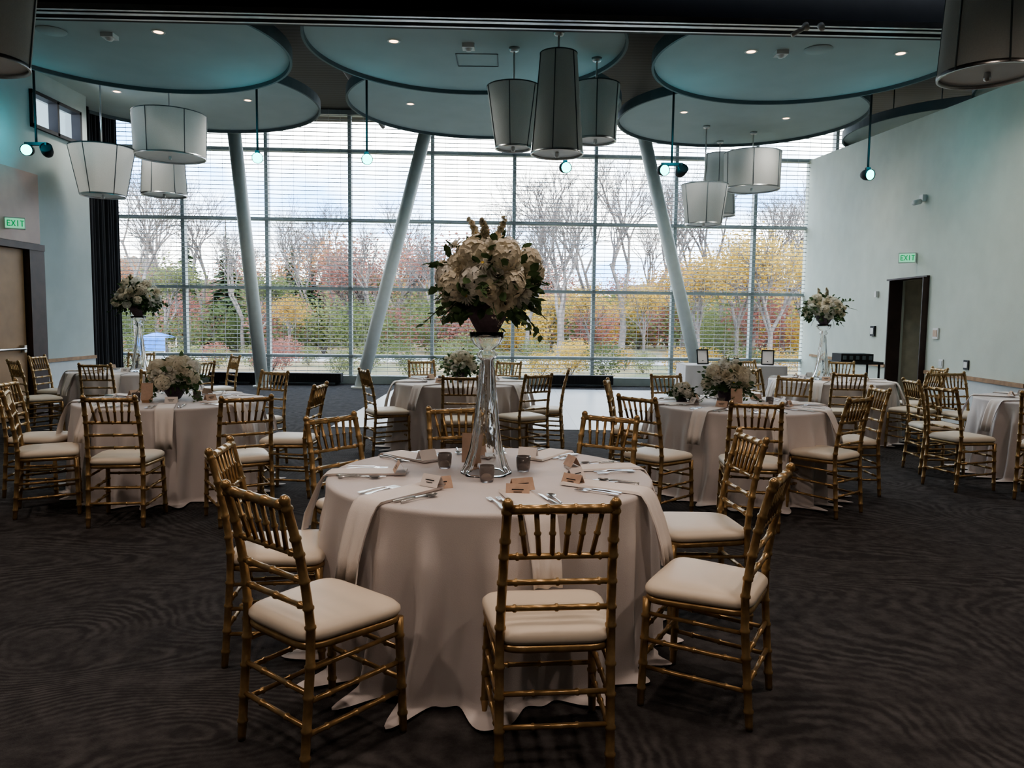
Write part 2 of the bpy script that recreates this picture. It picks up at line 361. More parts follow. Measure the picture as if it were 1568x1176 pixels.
# ------------------------------------------------------------ pendants
def pendant(x,y,zc,zt,zb,rt,rb):
    b=MB(); h=zt-zb; n=48
    b.lathe([(rb,0),(rt,h)],n,0)
    b.lathe([(rb-.01,.02),(.001,.02)],n,3)
    b.lathe([(rb+.004,-.008),(rb+.006,.018),(rb-.012,.018),(rb-.012,-.008),(rb+.004,-.008)],n,1)
    b.lathe([(rt+.004,h-.008),(rt+.004,h+.006),(rt-.01,h+.006),(rt-.01,h-.008)],n,2)
    for k in range(6):
        a=2*pi*k/6+.26; b.tube([((rb+.004)*cos(a),(rb+.004)*sin(a),0),((rt+.004)*cos(a),(rt+.004)*sin(a),h)],.006,6,2)
    for k in range(3):
        a=2*pi*k/3; b.tube([(0,0,h-.03),(rt*cos(a),rt*sin(a),h-.01)],.005,6,1)
    b.lathe([(.001,-.04),(.02,-.035),(.025,-.015),(.02,.02)],12,1)
    b.tube([(0,0,h-.03),(0,0,zc-zb)],.012,8,1); b.lathe([(.001,zc-zb-.05),(.05,zc-zb-.04),(.065,zc-zb),(.02,zc-zb)],20,1)
    b.obj('drum_pendant_lamp',[M_shade,M_steel,M_rim,M_white],(x,y,zb),random.random()*.3)
Z1=4.65;Z2=4.95
pendant(-.02,9.28,Z1,4.2,3.5,.315,.21); pendant(.47,8.75,Z1,4.41,3.33,.205,.29); pendant(.98,9.6,Z1,4.33,3.67,.285,.25)
pendant(-5.35,12.2,Z2,4.58,3.93,.54,.52); pendant(-6.2,11.8,Z2,3.98,3.27,.45,.31); pendant(-5.95,13.3,Z2,4.1,3.52,.33,.36)
pendant(4.36,14.4,Z2,4.57,3.92,.51,.5); pendant(3.4,14.0,Z2,3.92,3.22,.41,.32); pendant(3.95,15.15,Z2,4.7,3.54,.26,.33)
pendant(3.27,5.5,4.32,4.1,3.22,.26,.31); pendant(-3.74,5.5,4.32,4.1,3.22,.42,.32)

def spot(x,y,z,two=False):
    b=MB(); b.tube([(0,0,.02),(0,0,6-z)],.016,8,0)
    hs=[(-.0,1)] if not two else [(-.12,1),(.14,0)]
    b.box((0,0,.02),(.3 if two else .06,.05,.04),0)
    for dx,t in hs:
        M=Matrix.Translation((dx,0,-.06))@Matrix.Rotation(radians(100 if t else 60),4,'X')@Matrix.Rotation(radians(15),4,'Y')
        b.lathe([(.001,-.09),(.055,-.09),(.075,-.04),(.078,.06),(.07,.06)],20,0,M=M)
        b.lathe([(.001,.05),(.07,.05)],20,1 if t else 0,M=M)
    o=b.obj('track_spotlight',[M_black,M_teal],(x,y,z))
    l=bpy.data.lights.new('teal','POINT'); l.energy=3.0; l.color=(.1,.8,1); l.shadow_soft_size=.05
    lo=bpy.data.objects.new('lamp',l); S.collection.objects.link(lo); lo.parent=o; lo.location=(0,-.25,.1)
for a in ((-6.45,10.6,3.75,True),(-3.6,11,3.76),(-2.07,11,3.76),(.7,10.9,3.66),(2.2,11,3.66,True),(4.95,11,3.63)): spot(*a)

# ------------------------------------------------------------ wall devices
def on_right(y,z,name,w,h,t,m,m2=None):
    b=MB(); b.box((0,0,0),(t,w,h)); 
    if m2: b.box((-t/2-.004,0,0),(.008,w*.7,h*.6),1)
    b.obj(name,[m,m2 or m],(RX(y)-t/2-.004,y,z),-math.atan(RA))
def exitsign(x,y,z,rz):
    b=MB(); b.box((0,0,0),(.04,.24,.16),0); b.box((-.024,0,0),(.006,.22,.13),1)
    y0=-.085
    for ch in 'EXIT':
        if ch=='E': R=((0,0,.012,.08,0),(.018,.034,.04,.012,0),(.014,0,.03,.012,0),(.018,-.034,.04,.012,0))
        elif ch=='X': R=((.018,0,.012,.088,.5),(.018,0,.012,.088,-.5))
        elif ch=='I': R=((.018,0,.012,.08,0),)
        else: R=((.018,0,.012,.08,0),(.018,.034,.045,.012,0))
        for dy,dz,ww,hh,ro in R:
            M=Matrix.Translation((-.029,-(y0+dy),dz))@Matrix.Rotation(ro,4,'X'); b.box((0,0,0),(.004,ww,hh),2,M)
        y0+=.05
    b.obj('exit_sign',[M_white,M_exit,M_exitt],(x,y,z),rz)
exitsign(RX(12.15)-.12,12.15,2.52,radians(60)); exitsign(XL+.13,10.5,2.70,radians(120))
b=MB(); b.box((0,0,.05),(.06,.1,.1),0); b.tube([(-.04,0,0),(-.16,-.05,-.03)],.04,14,0); b.obj('security_camera',[M_white],(RX(11.9)-.04,11.9,3.35))
on_right(13.6,1.36,'thermostat',.18,.18,.03,M_black,M_white); on_right(13.5,2.0,'wall_sensor',.08,.1,.05,M_white)
on_right(11.3,1.36,'room_sign',.16,.16,.02,M_white,M_kraft); on_right(11.1,.98-.05,'light_switch',.12,.12,.012,M_white,M_wain); on_right(10.4,.95,'wall_outlet',.13,.13,.012,M_black,M_white)
on_right(10.75,.6,'wall_outlet',.08,.12,.012,M_white,M_wain)

# ------------------------------------------------------------ chiavari chair
def chair_mesh():
    b=MB(); n=10
    def yb(z):
        if z<.45: return -.215+.035*(z/.45)
        t=(z-.45)/.48; return -.18-.02*t-.065*t*t
    def xb(z): return .184-.014*max(0,(z-.45)/.48)
    for sx in(-1,1):
        P=[];R=[]
        joints=[.07,.16,.27,.37,.50,.565,.655,.745,.80,.90]
        zs=[(0,.0135),(.02,.0145)]
        for j in joints: zs+= [(j-.009,.0155),(j-.004,.0192),(j+.004,.0192),(j+.009,.0155)]
        zs+=[(.918,.0155),(.925,.019),(.935,.017),(.945,.008)]
        for z,r in zs: P.append((sx*xb(z),yb(z),z)); R.append(r)
        b.tube(P,R,n,0)
        P=[];R=[]; zs=[(0,.013),(.015,.014)]
        for j in (.07,.17,.27,.36): zs+=[(j-.009,.0155),(j-.004,.019),(j+.004,.019),(j+.009,.0155)]
        zs+=[(.43,.018)]
        for z,r in zs: P.append((sx*(.195+.012*(1-z/.43)),.185+.012*(1-z/.43),z)); R.append(r)
        b.tube(P,R,n,0)
        for z in (.145,.255): b.rod((sx*.185,yb(z),z),(sx*.2,.19,z+.01),.0095,(.2,.5,.8),8)
        b.rod((sx*.183,yb(.36),.36),(sx*.197,.187,.37),.0085,(.5,),8)
    for z in (.20,.31): b.rod((-.2,.192,z),(.2,.192,z),.0095,(.2,.5,.8),8)
    for z in (.17,.28): b.rod((-.183,yb(z),z),(.183,yb(z),z),.0095,(.3,.7),8)
    for z in (.565,.655,.745): b.rod((-xb(z),yb(z),z),(xb(z),yb(z),z),.0105,(.12,.5,.88),8)
    b.rod((-xb(.905),yb(.905),.908),(xb(.905),yb(.905),.908),.016,(.12,.37,.63,.88),10,br=1.18)
    for i in range(6):
        t=(i-2.5)/2.5; xo=t*.118
        b.rod((xo*.9,yb(.745),.745),(xo*1.12,yb(.9),.905),.0085,(.5,),8,br=1.4)
    def outline(k,z,g=0):
        pts=[]
        m=40
        for i in range(m):
            a=2*pi*i/m; c,s_=cos(a),sin(a); e=.32
            x=abs(c)**e*(1 if c>0 else -1); y=abs(s_)**e*(1 if s_>0 else -1)
            w=.205+.02*y; pts.append((x*w*k+0,y*.2*k,z))
        return pts
    def stack(levels,mi):
        V=[];F=[];m=40
        for k,z in levels: V+=outline(k,z)
        for i in range(len(levels)-1):
            for j in range(m): F.append([i*m+j,i*m+(j+1)%m,(i+1)*m+(j+1)%m,(i+1)*m+j])
        F.append(list(range(m))[::-1]); F.append([(len(levels)-1)*m+j for j in range(m)])
        b.add(V,F,mi,True)
    stack([(.93,.415),(1.0,.418),(1.02,.43),(1.0,.442),(.9,.444)],0)
    stack([(.93,.442),(1.01,.447),(1.035,.458),(1.03,.472),(.97,.486),(.85,.494),(.6,.499),(.3,.501),(.05,.502)],1)
    return b.mesh('dining_chair',[M_gold,M_cush])
CH=chair_mesh()
def chair(x,y,fx,fy):
    inst('dining_chair',CH,(x,y,0.001),math.atan2(fy,fx)-pi/2+random.uniform(-.02,.02))
T=[(-.10,3.65),(-2.99,6.72),(2.05,6.88),(-.6,9.0),(-5.0,10.1),(4.15,10.0),(5.5,7.65)]
for c in [(-.665,2.66,.62,.78),(.135,2.62,-.1,.995),(.79,2.98,-.87,.5),(-1.02,3.38,.98,.12),(.95,3.82,-1,-.1),(-.83,4.22,.75,-.6),(.45,4.34,-.5,-.77),(-.26,4.64,.4,-.9),
 (-2.80,5.52,-.12,1),(-2.0,5.6,-.5,.85),(-3.5,5.75,.8,.45),(-3.92,6.35,.95,.1),(-1.87,6.45,-1,.05),(-2.55,7.65,-.4,-.9),(-3.5,7.6,.4,-.9),
 (1.77,5.62,.2,.98),(1.12,5.88,.72,.66),(2.5,6.05,-.6,.75),(2.98,6.75,-1,0),(1.15,7.2,.95,-.2),(1.7,7.85,.3,-.95),(2.75,7.7,-.6,-.75),
 (-1.38,8.45,.85,.45),(-.5,7.75,0,1),(.12,8.1,-.6,.8),(.38,8.75,-1,.1),(-1.1,9.95,.4,-.9),(-.15,9.95,-.4,-.9),
 (-4.75,8.95,-.1,1),(-5.75,9.3,.6,.75),(-6.05,10.2,1,0),(-4.0,9.5,-.85,.5),(-4.15,10.8,-.75,-.6),(-5.4,11.1,.3,-.95),
 (3.85,8.9,.2,1),(4.8,9.15,-.5,.85),(5.25,9.9,-1,0),(3.15,9.5,.9,.4),(3.55,11.0,.5,-.85),(4.7,11.05,-.5,-.85),
 (4.12,7.0,.95,.3),(4.3,7.75,1,-.05),(4.62,6.55,.7,.7),(5.2,8.75,.2,-1),(-6.3,8.0,.9,.3)]:
    chair(*c)

# ------------------------------------------------------------ tables
HT=.755
def table(x,y,R,seed,amp=.085,nth=400):
    rnd=random.Random(seed); b=MB()
    n1=rnd.choice([19,20,21]); ph=[rnd.uniform(0,6.28) for _ in range(6)]
    def P(a):
        v=.5+.5*sin(n1*a+ph[0]+1.3*sin(3*a+ph[1])+.8*sin(5*a+ph[4])); v=v**1.9
        return v*(.72+.28*sin(2*a+ph[2]))+.14*(.5+.5*sin((2*n1+3)*a+ph[3]))
    prof=[(.001,HT),(R*.5,HT+.001),(R-.02,HT+.001),(R-.004,HT-.001),(R+.004,HT-.008)]
    rings=[]
    for r,z in prof: rings.append([(r*cos(2*pi*i/nth),r*sin(2*pi*i/nth),z) for i in range(nth)])
    K=28
    for k in range(K+1):
        s=k/K; z=HT-.02-(HT-.045)*s; ring=[]
        for i in range(nth):
            a=2*pi*i/nth; p=P(a+.025*sin(4*s+ph[5])+.012*sin(7*s+3*a)); rr=R+.004+.02*s+amp*(s**.55)*(p-.12)*1.25*min(1,s*4)
            ring.append((rr*cos(a),rr*sin(a),z))
        rings.append(ring)
    for dr,z in ((.035,.014),(.085,.008)):
        ring=[]
        for i in range(nth):
            a=2*pi*i/nth; p=P(a+.025*sin(4+ph[5])+.012*sin(7+3*a)); rr=R+.024+amp*(p-.12)*1.25+dr*(.2+1.5*p)
            ring.append((rr*cos(a),rr*sin(a),z+.012*p))
        rings.append(ring)
    V=[q for r in rings for q in r]; F=[]
    for i in range(len(rings)-1):
        for k in range(nth):
            k2=(k+1)%nth; F.append([i*nth+k,(i+1)*nth+k,(i+1)*nth+k2,i*nth+k2])
    b.add(V,F,0,True)
    b.lathe([(.05,.02),(.05,HT-.03)],12,1); b.box((0,0,.015),(.9,.06,.03),1); b.box((0,0,.015),(.06,.9,.03),1)
    b.obj('round_banquet_table',[M_cloth,M_black],(x,y,0))
for i,(x,y) in enumerate(T): table(x,y,.765,i+3)

def napkin_mesh(R,drop,w,seed):
    rnd=random.Random(seed); b=MB()
    prof=[(.40,.014),(.5,.013),(R-.03,.012),(R,.010),(R+.022,-.004),(R+.045,-.04),(R+.075,-.12),(R+.10,-drop*.7),(R+.115,-drop)]
    nw=10; V=[]; F=[]
    for side in (0,1):
        for i,(r,z) in enumerate(prof):
            s=max(0,-z)
            for j in range(nw+1):
                t=j/nw-.5; ww=w*(1-.12*min(1,s/.2)) ; off=.012*sin(j*1.3+seed)*min(1,s*6)
                V.append((r-(side*.007 if z<0 else 0)+off, t*ww+.06*s*(rnd.random()*.02), z-(side*.01 if z>=0 else 0)))
    m=len(prof)
    for side in (0,1):
        o=side*m*(nw+1)
        for i in range(m-1):
            for j in range(nw):
                a=o+i*(nw+1)+j; F.append([a,a+1,a+nw+2,a+nw+1])
    e=m*(nw+1)
    for i in range(m-1):
        for j in (0,nw):
            a=i*(nw+1)+j; F.append([a,a+nw+1,e+a+nw+1,e+a])
    for i in (0,m-1):
        for j in range(nw):
            a=i*(nw+1)+j; F.append([a,a+1,e+a+1,e+a])
    b.add(V,F,0,True); return b.mesh('napkin',[M_nap])
NAPS=[napkin_mesh(.765,.30,.14,1),napkin_mesh(.765,.26,.13,2)]
def fork_mesh():
    b=MB(); pts=[(-.10,.010),(-.08,.011),(-.03,.005),(.03,.004),(.045,.010),(.06,.012)]
    V=[];F=[]
    for x,w in pts:
        z=.004+.006*(1-abs(x)/.1) if x<.04 else .003
        V+=[(x,-w,z),(x,w,z),(x,w,z+.002),(x,-w,z+.002)]
    for i in range(len(pts)-1):
        for k in range(4): F.append([i*4+k,i*4+(k+1)%4,i*4+4+(k+1)%4,i*4+4+k])
    F+= [[3,2,1,0],[20,21,22,23]]; b.add(V,F,0,False)
    for k in range(4): b.box((.08,-.0095+k*.0063,.004),(.042,.003,.002))
    return b.mesh('dinner_fork',[M_steel])
def knife_mesh():
    b=MB(); b.tube([(-.115,0,.006),(-.1,0,.006),(-.02,0,.006),(0,0,.006)],[.004,.007,.006,.004],8)
    V=[(0,-.006,.003),(.09,-.008,.003),(.115,0,.003),(.115,.004,.003),(0,.006,.003)]
    V2=[(p[0],p[1],p[2]+.002) for p in V]; F=[[4,3,2,1,0],[5,6,7,8,9]]+[[i,(i+1)%5,5+(i+1)%5,5+i] for i in range(5)]
    b.add(V+V2,F,0,False); return b.mesh('table_knife',[M_steel])
def spoon_mesh():
    b=MB(); b.tube([(-.1,0,.004),(-.07,0,.006),(0,0,.009),(.04,0,.005)],[.006,.005,.003,.004],8)
    V=[];F=[];n=16
    for i in range(5):
        r=i/4
        for k in range(n):
            a=2*pi*k/n; V.append((.065+.03*r*cos(a),.019*r*sin(a),.002+.008*r*r))
    for i in range(4):
        for k in range(n): F.append([i*n+k,i*n+(k+1)%n,(i+1)*n+(k+1)%n,(i+1)*n+k])
    b.add(V,F,0,True); return b.mesh('spoon',[M_steel])
FK,KN,SP=fork_mesh(),knife_mesh(),spoon_mesh()
def card_mesh(m):
    b=MB(); w=.05;h=.05
    V=[(-w,-.028,0),(w,-.028,0),(w,0,h),(-w,0,h),(-w,.028,0),(w,.028,0)]
    b.add(V,[[0,1,2,3],[3,2,5,4]],0)
    b.box((0,-.0155,.028),(.05,.001,.004),1); b.box((0,-.0195,.018),(.035,.001,.003),1)
    return b.mesh('place_card',[m,M_black])
CARDK=card_mesh(M_kraft); CARDW=card_mesh(M_nap)
def setting(tx,ty,deg,full=True,k=0):
    a=radians(deg); r=random.Random(int(deg*7+tx*100))
    inst('napkin',NAPS[k%2],(tx,ty,HT+.002),a)
    def pl(rad,side,me,name,rot=0,z=.004):
        inst(name,me,(tx+rad*cos(a)-side*sin(a),ty+rad*sin(a)+side*cos(a),HT+z),a+rot)
    j=lambda:r.uniform(-.12,.12)
    if full:
        pl(.60,.095,KN,'table_knife',pi+j()); pl(.60,.125,SP,'spoon',pi+j())
        pl(.60,-.095,FK,'dinner_fork',pi+j()); pl(.60,-.13,FK,'dinner_fork',pi+j())
    pl(.43,.03,CARDK if k%2 else CARDW,'place_card',pi/2+j()*2,.018)
for k,dg in enumerate((232,286,332,16,60,97,137,183)): setting(*T[0],dg,True,k)
for k in range(8):
    setting(*T[1],k*45+20,True,k); setting(*T[2],k*45+5,True,k)
    for t in T[3:]: setting(*t,k*45+12,False,k)
for x,y,rz in ((-.31,3.33,.5),(.03,3.2,-.05),(.28,3.42,-.7)): inst('place_card',CARDK,(x,y,HT+.002),rz)

def votive(x,y):
    b=MB(); b.lathe([(.001,0),(.028,0),(.033,.02),(.036,.075),(.033,.075),(.03,.02),(.026,.008),(.001,.008)],24,0); b.lathe([(.001,.01),(.024,.01),(.024,.035),(.001,.036)],16,1)
    b.obj('votive_candle_holder',[M_smoke,M_wax],(x,y,HT+.001))
for x,y in ((-.33,3.78),(-.11,3.47),(.06,3.72)): votive(x,y)
for t in T[1:4]:
    votive(t[0]+.25,t[1]-.05); votive(t[0]-.22,t[1]-.18)
def numcard(x,y):
    b=MB(); b.box((0,0,.09),(.1,.003,.15),0,Matrix.Rotation(radians(-8),4,'X')); b.box((0,.0,.01),(.06,.04,.02),1); b.obj('table_number_card',[M_kraft,M_wood],(x,y,HT+.001))
for t in (T[0],T[1],T[2]): numcard(t[0]-.1,t[1]-.25 if t is not T[0] else t[1]+.2)

# ------------------------------------------------------------ flowers
def basis(n):
    n=Vector(n).normalized(); a=Vector((0,0,1)) if abs(n.z)<.9 else Vector((1,0,0)); u=n.cross(a).normalized(); return n,u,n.cross(u)
def petal(b,c,n,u,w,ang,tilt,L,wid,base,mi,curl=.3):
    d=u*cos(ang)+w*sin(ang); tg=n.cross(d); V=[];F=[]; rows=4;cols=4
    for i in range(rows):
        t=i/(rows-1); tl=tilt*(1+curl*t*t)
        rr=base+L*t*sin(tl); hh=L*t*cos(tl)
        ww=wid*(.35+1.1*t-.95*t*t*t)
        for j in range(cols):
            q=(j/(cols-1)-.5)*2
            p=c+n*(hh+.12*L*q*q*t*.6)+d*(rr-.18*L*q*q*t)+tg*(q*ww); V.append(p)
    for i in range(rows-1):
        for j in range(cols-1): a=i*cols+j; F.append([a,a+1,a+cols+1,a+cols])
    b.add(V,F,mi,True)
def rose(b,c,nrm,s,mi,rnd):
    n,u,w=basis(nrm)
    for k,(np_,ti,L,wd,bs) in enumerate(((3,8,.75,.3,.05),(4,20,.8,.38,.1),(5,38,.85,.45,.14),(6,58,.95,.5,.16),(7,78,1.0,.52,.18))):
        o=rnd.random()*6
        for i in range(np_): petal(b,c-n*s*.1*k*.6,n,u,w,o+2*pi*i/np_,radians(ti+rnd.uniform(-4,4)),s*L,s*wd,s*bs,mi)
def mum(b,c,nrm,s,mi,rnd):
    n,u,w=basis(nrm)
    for k,(np_,ti,L) in enumerate(((9,35,.6),(13,58,.85),(17,80,1.05))):
        o=rnd.random()*6
        for i in range(np_): petal(b,c,n,u,w,o+2*pi*i/np_,radians(ti+rnd.uniform(-6,6)),s*L,s*.13,s*.1,mi,.15)
    b.add([c+n*s*.2+(u*cos(a)+w*sin(a))*s*.2 for a in [i*pi/4 for i in range(8)]],[list(range(8))],3,True)
def hyd(b,c,nrm,s,mi,rnd,N=60):
    n,u,w=basis(nrm)
    for i in range(N):
        z=1-1.5*i/N; ph=i*2.39996; r=math.sqrt(max(0,1-z*z)); dn=(n*z+(u*cos(ph)+w*sin(ph))*r).normalized()
        p=c+dn*s*rnd.uniform(.82,1.02); nn,a,bb=basis(dn+Vector((rnd.uniform(-.3,.3),rnd.uniform(-.3,.3),rnd.uniform(-.3,.3)))); o=rnd.random()*2
        f=s*.27
        for k in range(4):
            an=o+k*pi/2; d=a*cos(an)+bb*sin(an); e=a*cos(an+pi/4)+bb*sin(an+pi/4); g=a*cos(an-pi/4)+bb*sin(an-pi/4)
            b.add([p,p+g*f*.75+nn*f*.1,p+d*f*1.1+nn*f*.02,p+e*f*.75+nn*f*.1],[[0,1,2,3]],mi,False)
def leaf(b,c,d,up,L,wd,mi=1):
    d=Vector(d).normalized(); sd=d.cross(Vector(up)); 
    if sd.length<.01: sd=Vector((1,0,0))
    sd.normalize(); nn=sd.cross(d)
    V=[c,c+d*L*.3+sd*wd,c+d*L*.3-nn*wd*.25,c+d*L*.3-sd*wd,c+d*L*.7+sd*wd*.8-nn*L*.05,c+d*L*.7-nn*(wd*.25+L*.05),c+d*L*.7-sd*wd*.8-nn*L*.05,c+d*L-nn*L*.15]
    b.add(V,[[0,2,1],[0,3,2],[1,2,5,4],[2,3,6,5],[4,5,7],[5,6,7]],mi,True)
def spray(b,p,d,L,rnd,nl=7,ls=.045,kind=0):
    d=Vector(d).normalized(); P=[p];q=p.copy();dd=d.copy()
    for i in range(5):
        dd=(dd+Vector((rnd.uniform(-.15,.15),rnd.uniform(-.15,.15),-.10+rnd.uniform(-.08,.08)))).normalized(); q=q+dd*L/5; P.append(q.copy())
    b.tube(P,[.0025]*5+[.001],5,1)
    for i in range(nl):
        t=(i+1)/nl; k=min(4,int(t*5)); pp=P[k].lerp(P[k+1],t*5-k if t<1 else 1)
        sd=Vector((rnd.uniform(-1,1),rnd.uniform(-1,1),rnd.uniform(-.6,.6)))
        if kind==1:
            for _ in range(4):
                c=pp+Vector((rnd.uniform(-1,1),rnd.uniform(-1,1),rnd.uniform(-1,1)))*.022; hyd(b,c,(0,0,1),.006,0,rnd,5)
        elif kind==2:
            if t>.3: 
                for _ in range(2): mum(b,pp+sd*.008,sd+dd*.5,.022*(1.25-t*.6),0,rnd)
        else: leaf(b,pp,sd+dd*.6,(rnd.uniform(-1,1),rnd.uniform(-1,1),1),ls*rnd.uniform(.7,1.2),ls*.36)
def bouquet(c,rx,rz,nf,fs,seed,sprays,low=-.45,leaves=160,base=True,spires=0):
    rnd=random.Random(seed); b=MB(); C=Vector(c)
    for i in range(nf):
        z=1-(1-low)*(i+.5)/nf; ph=i*2.39996+seed; r=math.sqrt(1-z*z)
        d=Vector((r*cos(ph),r*sin(ph),z)); k=rnd.uniform(.78,1.06); p=C+Vector((d.x*rx*k,d.y*rx*k,d.z*rz*k))
        s=fs*rnd.uniform(.75,1.25); t=rnd.random(); mi=0 if rnd.random()<.6 else 2
        nrm=d+Vector((0,0,.15))
        if t<.34: rose(b,p-d*s*.3,nrm,s,mi,rnd)
        elif t<.87: hyd(b,p-d*s*.2,nrm,s*1.12,mi,rnd)
        else: mum(b,p-d*s*.1,nrm,s*.85,2,rnd)
    for i in range(leaves):
        z=rnd.uniform(low-.25,1)if i%2 else rnd.uniform(low-.25,.1); ph=rnd.random()*6.28; r=math.sqrt(max(0,1-z*z)); d=Vector((r*cos(ph),r*sin(ph),z))
        k=rnd.uniform(.7,1.04); p=C+Vector((d.x*rx*k,d.y*rx*k,d.z*rz*k)); leaf(b,p,d+Vector((rnd.uniform(-.8,.8),rnd.uniform(-.8,.8),rnd.uniform(-.8,.8))),(rnd.uniform(-1,1),rnd.uniform(-1,1),1),fs*1.1,fs*.36)
    for i in range(sprays):
        ph=2*pi*i/sprays+rnd.uniform(-.3,.3); z=rnd.choice([-.5,-.4,-.3,0,.2,.5]); r=math.sqrt(1-z*z); d=Vector((r*cos(ph),r*sin(ph),z))
        p=C+Vector((d.x*rx*.6,d.y*rx*.6,d.z*rz*.6)); spray(b,p,d,rx*rnd.uniform(.65,1.1),rnd,9,fs*.72,1 if i%3==2 else 0)
    for i in range(spires):
        a=i*2.1+2.6; d=Vector((.22*cos(a),.22*sin(a),1)); p=C+Vector((d.x*rx,d.y*rx,rz*.75)); spray(b,p,d,rz*.62,rnd,12,.03,2)
    n=14;m=8
    pr=[(rx*.62*sin(pi*i/m)+.001,rz*.62*cos(pi*i/m)) for i in range(m+1)]
    b.lathe(pr,n,1,c)
    if base: b.lathe([(.03,-rz*1.05),(.05,-rz*.98),(rx*.40,-rz*.62),(rx*.46,-rz*.4),(.001,-rz*.38)],20,4,c,capb=True)
    return b,[M_petal,M_green,M_petalw,M_pollen,M_foam]
def vase_mesh(h,rb,name='trumpet_vase'):
    b=MB()
    o=[(rb,0),(rb,.012),(rb*.86,.04),(rb*.66,.12),(rb*.52,.24),(rb*.40,.38),(rb*.31,.5),(rb*.25,.545),(rb*.36,.56),(rb*.42,.575),(rb*.3,.59),(rb*.3,.6),(rb*.55,.625),(rb*.66,.65),(rb*.7,h)]
    inn=[(max(r-(.012 if z<.52 else .006),.004),max(z,.0) ) for r,z in o[::-1]]
    n=48; V=[];F=[]; prof=o+inn
    for r,z in prof:
        for k in range(n):
            a=2*pi*k/n+z*1.6; rr=r*(1+.05*cos(8*2*pi*k/n)); V.append((rr*cos(a),rr*sin(a),z))
    L=len(prof)
    for i in range(L-1):
        for k in range(n): F.append([i*n+k,i*n+(k+1)%n,(i+1)*n+(k+1)%n,(i+1)*n+k])
    for k in range(n): F.append([(L-1)*n+k,(L-1)*n+(k+1)%n,(k+1)%n,k])
    b.add(V,F,0,True); return b.mesh(name,[M_glass])
VS=vase_mesh(.68,.118)
def tall(x,y,h,sc,seed,nf,fs,rx,rz,leaves=160,spires=2):
    inst('trumpet_vase',VS,(x,y,HT+.001),0,(sc,sc,h/.68))
    b,ms=bouquet((0,0,rz*1.0),rx,rz,nf,fs,seed,18,leaves=leaves,spires=spires)
    b.obj('flower_centerpiece',ms,(x,y,HT+h-.005))
tall(-.12,3.66,.68,1,3,50,.054,.24,.23,260,3)
tall(-4.85,10.0,.72,1.1,5,28,.062,.27,.23,130); tall(4.05,10.05,.72,1.1,9,28,.057,.25,.2,130)
def lowb(x,y,rx,rz,seed,fs=.055,nf=24):
    b,ms=bouquet((0,0,rz*1.05),rx,rz,nf,fs,seed,14,low=-.2,leaves=130)
    b.obj('flower_centerpiece',ms,(x,y,HT+.003))
lowb(T[1][0]+.03,T[1][1],.22,.18,21); lowb(T[2][0]-.12,T[2][1],.2,.19,22); lowb(T[2][0]-.5,T[2][1]+.1,.1,.08,25,.035,14); lowb(T[3][0],T[3][1],.2,.17,23); lowb(T[6][0],T[6][1],.2,.17,24)

b=MB()
w,dp=1.7,.75; 
V=[];F=[];n=200
def rrect(t,gx,gy):
    per=[(-gx,-gy),(gx,-gy),(gx,gy),(-gx,gy)]; L=[2*gx,2*gy,2*gx,2*gy]; tot=sum(L); s=t*tot
    for i in range(4):
        if s<=L[i]+1e-9: 
            a=Vector(per[i]);c=Vector(per[(i+1)%4]); return a.lerp(c,s/L[i])
        s-=L[i]
    return Vector(per[0])
lv=[(0,.76),(.0,.755),(.2,.6),(.6,.3),(1,.01)]
for k,(s,z) in enumerate(lv):
    for i in range(n):
        a=.02*s*(1+sin(i*.9)); q=rrect(i/n,w/2+a,dp/2+a); V.append((q.x,q.y,z))
for k in range(len(lv)-1):
    for i in range(n): F.append([k*n+i,k*n+(i+1)%n,(k+1)*n+(i+1)%n,(k+1)*n+i])
F.append(list(range(n))); b.add(V,F,0,True); b.obj('gift_table',[M_cloth],(3.75,13.2,0))
for x,rz in ((3.25,.2),(4.35,-.3)):
    b=MB(); M=Matrix.Rotation(radians(-12),4,'X')
    for dx,dz,ww,hh in ((0,.01,.2,.02),(0,.25,.2,.02),(-.095,.13,.02,.24),(.095,.13,.02,.24)): b.box((dx,0,dz),(ww,.02,hh),0,M)
    b.box((0,.004,.13),(.18,.006,.23),1,M); b.box((0,.05,.06),(.02,.1,.01),0); b.obj('picture_frame',[M_black,M_nap],(x,13.1,.765),rz)
b=MB(); b.box((0,0,.88),(.75,.5,.04)); b.box((0,0,.3),(.7,.45,.03)); b.box((0,0,.96),(.5,.35,.12))
for sx in (-.33,.33):
    for sy in (-.2,.2): b.tube([(sx,sy,0.0),(sx,sy,.88)],.018,8)
for k in range(5): b.box((-.2+.1*k,-.18,.96),(.05,.02,.06),1)
b.obj('audio_cart',[M_black,M_rim],(5.35,12.1,0))

# ------------------------------------------------------------ exterior
GZ=-.35
b=MB(); b.box((0,118,GZ-.1),(300,200,.2)); b.obj('lawn_ground',[M_grass])
b=MB(); b.box((0,33,GZ+.02),(200,3,.03)); b.obj('road_path',[M_asph])
def grow(b,p,d,L,r,dep,tips,rnd,ns=5):
    m=p+d*L*.5+Vector((rnd.uniform(-1,1),rnd.uniform(-1,1),0))*L*.04; e=p+d*L
    b.tube([p,m,e],[r,r*.85,r*.7],ns if dep>2 else 3,0,False)
    if dep<=1: tips.append(e)
    if dep==0: return
    k=rnd.choice([2,3,3]) if dep>1 else 3
    for i in range(k):
        n,u,w=basis(d); a=rnd.uniform(0,6.28); sp=rnd.uniform(.3,.75)
        nd=(d+(u*cos(a)+w*sin(a))*sp+Vector((0,0,.12))).normalized()
        grow(b,p.lerp(e,rnd.uniform(.75,1)),nd,L*rnd.uniform(.68,.86),r*.62,dep-1,tips,rnd,ns)
